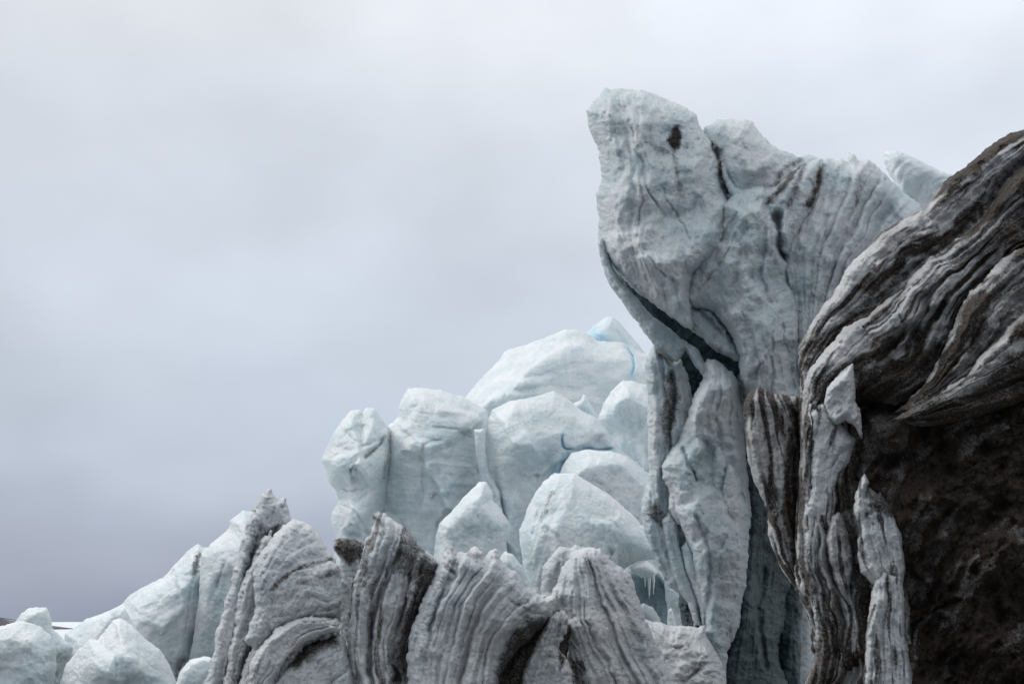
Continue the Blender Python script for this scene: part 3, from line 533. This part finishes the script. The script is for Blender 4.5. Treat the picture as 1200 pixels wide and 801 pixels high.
f2i = fin([(316,684),(332,677),(353,666),(386,657),(397,664),(400,690),(398,724),(380,728),(362,723),(341,730),(318,741),(311,731),(311,710),(313,695)], 19.7, [(318,690),(390,662)], [(320,735),(395,722)], 15, 0.04, sawk=0.5, R=16, T=0.3, facets=6,
         dirt=[('noise',20,-0.05,0.27), ('line',[(330,676),(345,671),(340,685)],4,0.6), ('flow',10,-0.02,0.55)])
f2b = fin([(283,810),(296,773),(305,758),(320,740),(341,728),(365,722),(392,725),(398,732),(395,745),(380,748),(362,754),(346,768),(337,780),(322,800),(318,900),(275,900)], 19.4, [(286,801),(308,756),(341,730),(390,724)], [(318,801),(340,768),(362,750),(396,738)], 9, 0.05, R=12, T=0.28,
         dirt=[('flow',8,0.03,0.55), ('line',[(320,800),(340,770),(362,752),(394,742)],5,0.8)])
f2c = fin([(310,812),(325,788),(340,772),(358,752),(380,745),(397,738),(404,755),(410,775),(418,805),(420,900),(305,900)], 19.6, [(320,801),(356,755),(392,740)], [(360,850),(405,800)], 16, 0.06, R=18, T=0.35, facets=8,
         dirt=[('poly',[(335,782),(356,748),(396,735),(398,755),(370,765),(350,785)],8,0.95), ('noise',14,0.0,0.27)])
thing('dirty_ice_block', 'rounded dirty ice block with a folded shell over a grey core, next to ribbed fin', 'ice block', [('shell', f2), ('inner_block', f2i), ('arched_band', f2b), ('foot', f2c)])
f3 = fin([(392,632),(404,629),(416,632),(429,638),(432,680),(425,740),(420,801),(418,900),(400,900),(402,750),(396,734),(395,704),(397,674),(398,656),(392,641)], 22, [(398,660),(396,740)], [(420,660),(410,740)], 9, 0.05, R=12, T=0.25, dirt=[('poly',[(390,628),(416,628),(430,636),(424,655),(408,662),(394,650)],5,0.85), ('flow',8,-0.02,0.60)])
thing('dirty_ice_fin', 'slim dirty ice pillar with a dark brown cap, squeezed between bigger fins', 'ice fin', [('pillar', f3)], 'dirty ice fins in the foreground')
f4 = fin([(435,602),(441,599),(456,605),(473,619),(484,631),(500,646),(515,660),(511,667),(505,690),(495,718),(486,750),(484,775),(488,812),(488,900),(410,900),(412,801),(409,773),(408,746),(413,704),(416,685),(429,635),(438,613)], 19.6,
         [(438,608),(416,690),(410,770),(418,810)], [(512,662),(494,712),(482,760),(484,810)], 17, 0.10, R=18, T=0.42, low=0.1, cracks=[([(470,640),(448,690),(436,740),(434,795)],4,0.2), ([(498,652),(478,700),(462,745)],3,0.12)],
         dirt=[('poly',[(484,640),(500,648),(514,660),(505,690),(488,740),(478,801),(455,801),(462,750),(478,700),(488,668)],7,0.85), ('flow',10,-0.12,0.70), ('noise',14,0.05,0.27)])
thing('dirty_ice_fin', 'pointed dirty ice fin with deep vertical grooves and a dark brown right flank', 'ice fin', [('blade', f4)], 'dirty ice fins in the foreground')
f5 = fin([(514,660),(522,646),(528,639),(535,648),(541,647),(550,650),(556,640),(563,646),(568,653),(574,646),(581,643),(584,652),(590,663),(605,670),(612,682),(625,692),(640,698),(651,700),(648,718),(639,730),(626,742),(600,768),(585,792),(580,812),(578,900),(470,900),(478,801),(478,770),(480,746),(492,712),(504,686)], 19.2,
         [(522,648),(492,720),(478,790)], [(620,690),(580,740),(560,820)], 15, 0.085, sawk=2.3, R=20, T=0.45, low=0.12, facets=10, fw=0.3, cracks=[([(514,660),(525,666),(538,676)],2,0.12), ([(533,652),(520,690),(500,745)],3,0.12), ([(590,700),(620,715),(648,722)],2,0.06)],
         rb=[(525,645,-0.2),(570,700,0.25),(640,705,-0.1),(600,770,0.1),(500,760,0.2)], dirt=[('noise',14,0.12,0.24), ('flow',11,0.18,0.4), ('line',[(526,640),(534,652),(528,668)],4,0.6), ('line',[(548,650),(566,650)],4,0.7), ('poly',[(648,722),(620,722),(598,742),(578,790),(590,812),(640,760)],8,0.9)])
thing('dirty_ice_block', 'broad ribbed dirty ice block with a ragged crest between grooved fin and mound', 'ice block', [('block', f5)])
gully = fin([(560,830),(583,780),(605,750),(630,725),(655,715),(668,735),(665,765),(650,801),(650,900),(560,900)], 19.6, [(640,725),(580,800)], [(660,750),(620,820)], 14, 0.06, R=18, T=0.3, dirt=[('all',0.98)])
thing('dirt_gully', 'black dirt filled gully between the ribbed block and the pale mound', 'dirt', [('gully', gully)])
f6 = fin([(643,700),(648,690),(654,681),(658,667),(670,649),(684,641),(704,642),(715,656),(738,674),(744,694),(756,724),(767,749),(776,773),(787,791),(800,815),(800,900),(660,900),(668,801),(675,780),(664,760),(655,745),(660,735),(664,722),(658,712)], 20.4,
         [(665,660),(660,720),(690,801)], [(706,645),(745,715),(785,801)], 13, 0.08, sawk=2.0, R=24, T=0.55, low=0.12, mid=0.05, rb=[(690,645,-0.25),(680,700,0.2),(740,700,-0.1),(700,770,0.25)],
         dirt=[('flow',10,0.22,0.35), ('line',[(690,655),(700,685),(712,695)],5,0.35), ('poly',[(654,752),(668,760),(690,801),(660,812)],7,0.9), ('noise',14,0.2,0.18)])
f6s = fin([(668,735),(690,740),(712,760),(735,785),(745,812),(745,900),(680,900),(672,801),(665,765),(660,748)], 19.9, [(665,745),(730,800)], [(664,775),(690,850)], 12, 0.05, R=16, T=0.3, dirt=[('poly',[(660,765),(700,780),(740,801),(730,820),(670,815)],8,0.8), ('noise',14,0.15,0.18)])
f6b = fin([(611,812),(613,792),(620,774),(629,751),(640,732),(647,722),(655,716),(663,716),(667,724),(662,740),(655,758),(665,775),(672,801),(675,900),(605,900)], 19.3, [(650,722),(615,801)], [(662,735),(660,801)], 10, 0.05, R=11, T=0.24, lumps=0.05, dirt=[('noise',12,0.0,0.33), ('poly',[(652,756),(664,770),(655,785)],4,0.9)])
thing('ice_mound', 'pale mound of ice with slanting ripples sloping down towards the tower foot', 'ice mound', [('mound', f6), ('slab', f6s), ('crumbled_edge', f6b)])
led = piece([(740,722),(756,724),(776,729),(787,733),(817,735),(826,733),(828,746),(846,778),(850,801),(850,900),(740,900),(730,760)], 22.4, R=16, T=0.4, mat=M_FIN, mid=0.08, fine=0.018, low=0.15, lumps=0.03, rb=[(760,725,-0.3),(820,735,-0.3),(790,780,0.4),(840,790,0.4)],
            cracks=[([(783,757),(795,759),(806,755)],3,0.12), ([(825,780),(812,790),(800,798)],3,0.12)], dirt=[('noise',14,0.1,0.30), ('line',[(780,757),(806,755)],5,0.5), ('line',[(826,778),(800,798)],5,0.6)])
thing('ice_ledge', 'low rough grey ice ledge at the foot of the tower', 'ice ledge', [('ledge', led)])
f7 = piece([(634,692),(636,665),(643,654),(654,641),(661,640),(668,644),(675,638),(690,644),(700,690),(700,900),(634,900)], 25, R=13, T=0.4, mat=M_FIN, mid=0.05, rough=0.8, cracks=[([(655,652),(652,680)],3,0.1)], dirt=[('line',[(652,655),(648,675)],4,0.3)])
thing('ice_block', 'small white ice lobe peeping out behind the rippled mound', 'ice block', [('lobe', f7)])

# ---------------------------------------------------------------- pale seracs farther back
def far(out, Y, **k):
    k.setdefault('mat', M_FAR); k.setdefault('R', 14); k['mid'] = 0.035; k.setdefault('fine', 0.016); k.setdefault('rough', 0.55); k.setdefault('edge', 0.8); k.setdefault('grain', 0.22); k.setdefault('gsc', 4.0); k.setdefault('chis', 0.9)
    return piece(out, Y, **k)
e5 = far([(609,632),(609,620),(617,599),(626,578),(638,563),(650,554),(674,555),(692,566),(716,581),(740,602),(758,620),(776,645),(768,655),(750,657),(740,661),(729,668),(722,690),(712,720),(700,830),(618,830),(617,692),(612,662)], 35, R=40, T=1.2, edge=0.9, low=0.25, lowsc=80, facets=14, fw=0.5,
         rb=[(625,600,-0.2),(650,560,-0.6),(660,620,0.5),(740,620,-0.3),(690,660,0.6)], ridges=[([(655,562),(640,600),(628,640),(616,670)],6,0.2)],
         flow=([(650,560),(628,640)],[(760,625),(740,690)],22,0.07,6), cracks=[([(718,640),(715,655)],3,0.2), ([(700,600),(730,622)],2,0.06), ([(634,585),(624,630)],5,0.18)],
         dirt=[('line',[(647,578),(640,595),(633,610)],4,0.7), ('line',[(633,610),(625,640),(618,665)],4,0.3), ('noise',16,0.25,0.13), ('line',[(718,640),(715,655)],3,0.4)])
thing('ice_hump', 'smooth pale ice hump with a rusty brown streak along its left edge', 'ice hump', [('hump', e5)])
cav = far([(728,668),(742,664),(770,668),(785,690),(800,800),(790,830),(700,830),(715,720),(722,690)], 37, R=14, T=0.5, clear=[('poly',[(733,664),(785,664),(800,740),(730,740)],6,0.8)], blue=[('all',0.12)], dents=[(768,700,22,26,0,0.5)])  # hollow tinted dark teal, its shade painted into the colour
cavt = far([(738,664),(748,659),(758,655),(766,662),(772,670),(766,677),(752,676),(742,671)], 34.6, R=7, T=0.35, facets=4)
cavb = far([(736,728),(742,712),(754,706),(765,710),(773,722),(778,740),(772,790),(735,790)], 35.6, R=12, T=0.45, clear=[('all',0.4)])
def icicle(x, y0, y1, wd, Y): return far([(x - wd, y0), (x + wd, y0), (x + wd * 0.5, (y0 + y1) / 2), (x, y1), (x - wd * 0.5, (y0 + y1) / 2)], Y, R=wd, T=0.05, rough=0.1, g=0.6)
thing('ice_cave', 'dark blue hollow in the ice with hanging icicles, between mound and tower', 'ice hollow', [('hollow', cav), ('roof_slab', cavt, [('icicle', icicle(761, 674, 706, 2.2, 34.9)), ('icicle', icicle(766, 674, 700, 2.0, 34.8)), ('icicle', icicle(756, 674, 690, 1.8, 34.8))]), ('boulder', cavb)])
thing('ice_block', 'pale tilted ice slab seen through the gap beside the blue hollow', 'ice block', [('slab', far([(778,672),(790,680),(815,700),(830,740),(830,830),(790,830),(785,740),(780,700)], 33.5, R=12, T=0.5, facets=5))])
thing('ice_shard', 'thin grey ice splinter standing beside the blue hollow', 'ice shard', [('splinter', far([(781,735),(783,714),(787,712),(791,725),(793,740),(793,830),(781,830)], 32, R=4, T=0.12, rough=0.3))])
e6 = far([(509,645),(511,629),(515,613),(528,600),(541,585),(552,573),(562,564),(570,564),(577,577),(577,586),(588,598),(596,611),(594,640),(600,680),(600,840),(500,840)], 33, R=34, T=1.1, edge=1.0, low=0.25, facets=11, fw=0.85, mat=M_FAR, rb=[(566,568,-0.5),(550,610,0.4),(590,620,-0.2),(540,640,0.3)],
         cracks=[([(545,586),(552,592)],1.5,0.06), ([(575,592),(585,604)],1.5,0.05), ([(538,610),(542,618)],1.5,0.05)])
thing('ice_pinnacle', 'small rounded white ice pinnacle in front of the cracked seracs', 'ice pinnacle', [('pinnacle', e6)])
thing('ice_block', 'low pale ice block wedged between the white pinnacle and the humped ice', 'ice block', [('block', far([(585,655),(592,645),(600,648),(612,662),(625,690),(630,830),(580,830)], 31, R=10, T=0.4))])
e2 = far([(569,509),(572,490),(577,480),(599,470),(627,464),(649,458),(665,467),(680,480),(700,490),(720,515),(733,532),(748,543),(766,560),(775,600),(775,810),(585,810),(580,600),(570,560)], 46, R=34, T=1.2, edge=1.0, facets=12, fw=0.9, low=0.3, lowsc=70,
         rb=[(575,490,-0.6),(600,480,0.0),(612,520,0.5),(650,465,-0.6),(640,540,-0.1),(690,505,0.1),(750,550,-0.6),(600,590,0.6)],
         steps=[([(603,472),(609,490),(622,510),(640,542)],0.35,40), ([(571,508),(590,500),(608,491)],0.2,25)], cracks=[([(659,505),(661,523),(672,526),(695,525),(722,526)],1.8,0.22), ([(668,527),(662,543),(652,556)],6,0.35)],
         blue=[('line',[(659,508),(661,523),(672,526),(695,525),(720,526)],3,0.55), ('poly',[(668,527),(662,530),(648,550),(640,560),(656,560),(664,545)],5,0.55), ('line',[(640,545),(622,512)],3,0.12)])
e2b = far([(655,558),(661,543),(669,531),(690,527),(720,529),(736,536),(756,552),(775,575),(785,640),(785,810),(640,810),(645,600)], 43, R=26, T=0.9, edge=1.0, facets=9, fw=0.85, low=0.2, rb=[(670,530,-0.4),(700,560,0.3),(760,560,-0.3)], cracks=[([(690,562),(705,566),(712,574)],2,0.06)], dirt=[('line',[(692,562),(706,567)],3,0.25)])
thing('cracked_serac', 'pale ice serac split by a bright blue crack across its face', 'serac', [('slab', e2), ('lower_slab', e2b)])
strip = far([(556,503),(567,502),(569,530),(573,552),(586,577),(590,597),(584,600),(570,575),(560,545),(557,520)], 45, R=5, T=0.25, rough=0.4)
thing('ice_shard', 'narrow vertical ice sliver standing in the cleft between two pale seracs', 'ice shard', [('sliver', far([(556,503),(567,502),(569,530),(573,552),(586,577),(590,597),(590,810),(570,810),(566,600),(560,545),(557,520)], 44.5, R=5, T=0.25, rough=0.4))])
e3 = far([(452,505),(456,497),(461,495),(466,488),(467,477),(478,455),(496,455),(517,457),(541,464),(557,472),(570,480),(572,490),(570,510),(565,540),(566,570),(590,600),(590,810),(395,810),(400,650),(420,600),(440,560)], 47, R=36, T=1.5, edge=1.0, facets=30, fw=0.85, low=0.45, lowsc=45, mid=0.08,
         rb=[(480,460,-0.7),(540,468,-0.5),(500,510,0.5),(560,520,-0.4),(470,570,0.2),(520,600,0.5),(450,540,-0.2)],
         cracks=[([(558,500),(562,535),(560,560)],3,0.3), ([(497,515),(496,550),(494,580)],2,0.1), ([(520,515),(500,520),(490,545)],2,0.1), ([(505,500),(540,503),(558,512)],1.6,0.12)], steps=[([(478,462),(500,478),(540,480),(570,492)],0.25,18), ([(466,500),(490,520),(500,560),(490,610)],0.3,-30), ([(530,520),(520,560),(535,620)],0.3,25), ([(470,545),(510,540),(560,545)],0.2,20)], dents=[(562,552,4,10,0,0.5)],
         flow=([(470,480),(560,492)],[(460,600),(560,610)],20,0.07,6), dirt=[('line',[(540,505),(557,512)],3,0.6), ('line',[(558,548),(566,568),(584,592)],4,0.5), ('line',[(497,516),(496,550)],2,0.2), ('poly',[(503,577),(513,575),(510,586),(504,586)],4,0.55), ('noise',20,0.3,0.09)], clear=[('line',[(562,545),(570,565),(585,590)],4,0.7)])  # dirt mask also darkens the crack lines here
e3l = far([(376,539),(386,519),(391,506),(399,494),(412,482),(422,480),(424,485),(429,478),(439,477),(446,488),(452,497),(459,505),(462,540),(455,565),(450,600),(450,810),(385,810),(392,640),(394,629),(389,613),(389,600),(397,585),(393,573),(384,564),(380,548)], 46, R=30, T=1.2, edge=1.0, facets=22, fw=0.85, low=0.4, lowsc=40, mid=0.08,
         rb=[(380,540,-0.2),(420,485,-0.5),(415,530,0.4),(455,520,-0.4),(400,600,0.3),(440,600,0.2)], flow=([(380,530),(450,490)],[(400,600),(460,560)],16,0.07,6),
         cracks=[([(452,510),(440,525),(425,537)],2.5,0.25), ([(400,500),(415,515),(430,518)],1.5,0.08), ([(395,590),(415,598),(430,620)],1.8,0.12), ([(458,500),(457,535),(449,565)],2.5,0.25), ([(388,572),(410,575),(430,570)],2,0.12)], steps=[([(385,540),(410,530),(450,515)],0.25,22), ([(424,486),(426,520),(410,560)],0.25,-25), ([(400,585),(425,600),(430,640)],0.25,20)], dirt=[('line',[(452,512),(440,525),(428,535)],3,0.6), ('line',[(457,500),(456,520),(450,560)],3,0.55)])  # crack lines drawn darker through the dirt mask
thing('blocky_serac', 'broad blocky pale ice serac with a notched left lobe overhanging', 'serac', [('main_block', e3), ('side_lobe', e3l)])
e1 = far([(540,475),(546,464),(557,450),(572,435),(586,420),(590,411),(615,404),(640,395),(662,386),(677,387),(688,391),(700,398),(730,402),(770,420),(800,480),(800,785),(540,785)], 68, R=60, T=3.0, edge=1.0, facets=12, fw=0.7, low=0.6, lowsc=80, mid=0.08,
         rb=[(550,465,-0.8),(600,410,-1.6),(665,388,-1.6),(640,440,0.8),(700,450,0.2),(570,470,0.6),(750,430,-1.0)], flow=([(590,412),(680,390)],[(560,470),(700,470)],26,0.10,7), cracks=[([(728,402),(737,410),(744,426),(738,442)],1.6,0.4), ([(662,390),(664,430),(668,465)],5,0.1)], blue=[('line',[(736,408),(743,424),(740,440)],3,0.7)])
e1k = far([(684,394),(690,387),(695,381),(710,372),(717,371),(725,377),(737,390),(747,401),(756,413),(780,440),(780,785),(700,785),(700,440)], 72, R=24, T=1.5, edge=1.0, facets=6, fw=0.8, low=0.3, rb=[(690,392,0.3),(712,374,-0.5),(740,400,-0.3)], cracks=[([(724,380),(727,400)],2,0.2)], blue=[('poly',[(684,394),(694,384),(708,388),(716,402),(700,402)],7,0.6), ('line',[(727,384),(729,402)],3,0.25), ('all',0.12)])
thing('ice_dome', 'smooth rounded white ice dome with a light blue patch under its peak', 'ice dome', [('dome', e1), ('peak', e1k)])
thing('ice_hump', 'pale vertical ice hump tucked close behind the tower foot', 'ice hump', [('hump', far([(701,492),(703,484),(707,472),(717,457),(730,446),(741,446),(757,451),(790,470),(795,600),(795,790),(720,790),(718,560),(712,510)], 52, R=34, T=1.5, edge=1.0, facets=10, fw=0.7, low=0.3, flow=([(710,480),(720,560)],[(755,460),(770,560)],16,0.06,6), dirt=[('noise',14,0.2,0.15), ('line',[(740,540),(757,555)],5,0.4)]))])
thing('ice_shard', 'small sharp white ice spike in front of the dome', 'ice shard', [('spike', far([(668,474),(680,469),(685,459),(690,470),(702,490),(710,520),(705,780),(665,780),(660,520)], 54, R=6, T=0.4, rough=0.3))])
thing('ice_shard', 'small pale triangular ice tip between blocky serac and cracked serac', 'ice shard', [('tip', far([(558,478),(575,466),(591,459),(598,470),(604,500),(600,780),(560,780)], 55, R=7, T=0.4, rough=0.3))])
# left side
s10 = far([(76,742),(99,726),(121,718),(143,707),(149,699),(166,688),(190,677),(201,666),(218,646),(232,637),(239,642),(246,640),(262,660),(262,720),(240,800),(232,840),(70,840)], 40, R=40, T=1.3, edge=1.0, low=0.3, facets=14, fw=0.7,
          rb=[(100,730,-0.6),(150,702,-0.6),(190,720,0.5),(230,650,-0.1),(160,770,0.4),(230,760,-0.3)], flow=([(150,705),(235,645)],[(150,780),(240,740)],22,0.05,7),
          cracks=[([(238,645),(230,660),(226,678)],5,0.35), ([(224,680),(221,720),(217,745)],1.2,0.08), ([(205,790),(213,775),(225,768)],6,0.35), ([(120,720),(118,745)],4,0.15)], dirt=[('poly',[(237,645),(230,650),(225,670),(226,680),(231,672)],4,0.8), ('line',[(224,685),(220,730)],2,0.25), ('line',[(205,795),(215,775)],5,0.6), ('line',[(200,672),(204,668)],3,0.4)],
          clear=[('poly',[(222,745),(245,710),(262,700),(262,770),(225,770)],8,0.35)])
s10b = far([(236,650),(246,638),(258,627),(268,619),(270,610),(284,598),(296,599),(310,610),(320,680),(315,840),(225,840),(222,770),(232,710)], 38.5, R=30, T=1.0, edge=1.0, low=0.3, facets=11, fw=0.7, rb=[(284,602,-0.4),(250,650,0.2),(270,700,0.3),(240,760,-0.1)], cracks=[([(265,655),(258,678),(252,695)],2,0.08)], steps=[([(270,625),(262,670),(240,720)],0.2,-30)], clear=[('line',[(266,655),(258,678),(250,700)],6,0.4), ('poly',[(230,720),(262,690),(255,770),(228,770)],8,0.3)])
thing('ice_slope', 'long smooth pale ice slope with a dark dirt slot near its crest', 'ice slope', [('slope', s10), ('crest', s10b)])
thing('ice_block', 'low pale ice block at the foot of the smooth slope beside the ribbed fin', 'ice block', [('block', far([(206,801),(212,785),(222,773),(238,768),(252,772),(262,800),(262,880),(200,880)], 30, R=10, T=0.4, facets=6, dirt=[('noise',10,0.2,0.18)]))])
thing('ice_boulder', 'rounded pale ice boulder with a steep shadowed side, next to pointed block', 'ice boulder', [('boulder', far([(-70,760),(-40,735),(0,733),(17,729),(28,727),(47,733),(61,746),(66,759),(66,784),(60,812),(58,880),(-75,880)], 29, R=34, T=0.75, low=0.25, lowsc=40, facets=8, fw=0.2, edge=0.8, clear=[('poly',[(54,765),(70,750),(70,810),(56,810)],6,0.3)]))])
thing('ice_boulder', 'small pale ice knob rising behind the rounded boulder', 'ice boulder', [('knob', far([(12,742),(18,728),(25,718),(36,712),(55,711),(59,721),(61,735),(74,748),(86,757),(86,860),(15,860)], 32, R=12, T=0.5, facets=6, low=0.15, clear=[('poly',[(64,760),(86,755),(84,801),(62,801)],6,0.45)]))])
thing('ice_block', 'pointed pale ice block with a rounded tip below the smooth slope', 'ice block', [('block', far([(69,805),(77,779),(94,759),(105,748),(114,749),(122,740),(132,726),(141,723),(155,732),(168,746),(188,762),(199,779),(208,803),(215,880),(62,880)], 28, R=40, T=0.9, edge=0.9, low=0.2, lowsc=45, facets=18, fw=0.4, rb=[(141,728,-0.4),(135,770,0.25),(190,780,-0.2),(85,790,-0.1)], cracks=[([(134,728),(136,760),(136,800)],2,0.06), ([(98,762),(108,756)],3,0.08)], dirt=[('noise',14,0.25,0.12)]))])
thing('ice_block', 'pale ice wedge behind the pointed block where the smooth slope begins', 'ice block', [('wedge', far([(98,762),(108,742),(122,722),(134,712),(146,712),(160,735),(165,870),(95,870)], 33, R=10, T=0.4, dirt=[('line',[(104,745),(112,732)],4,0.3)]))])
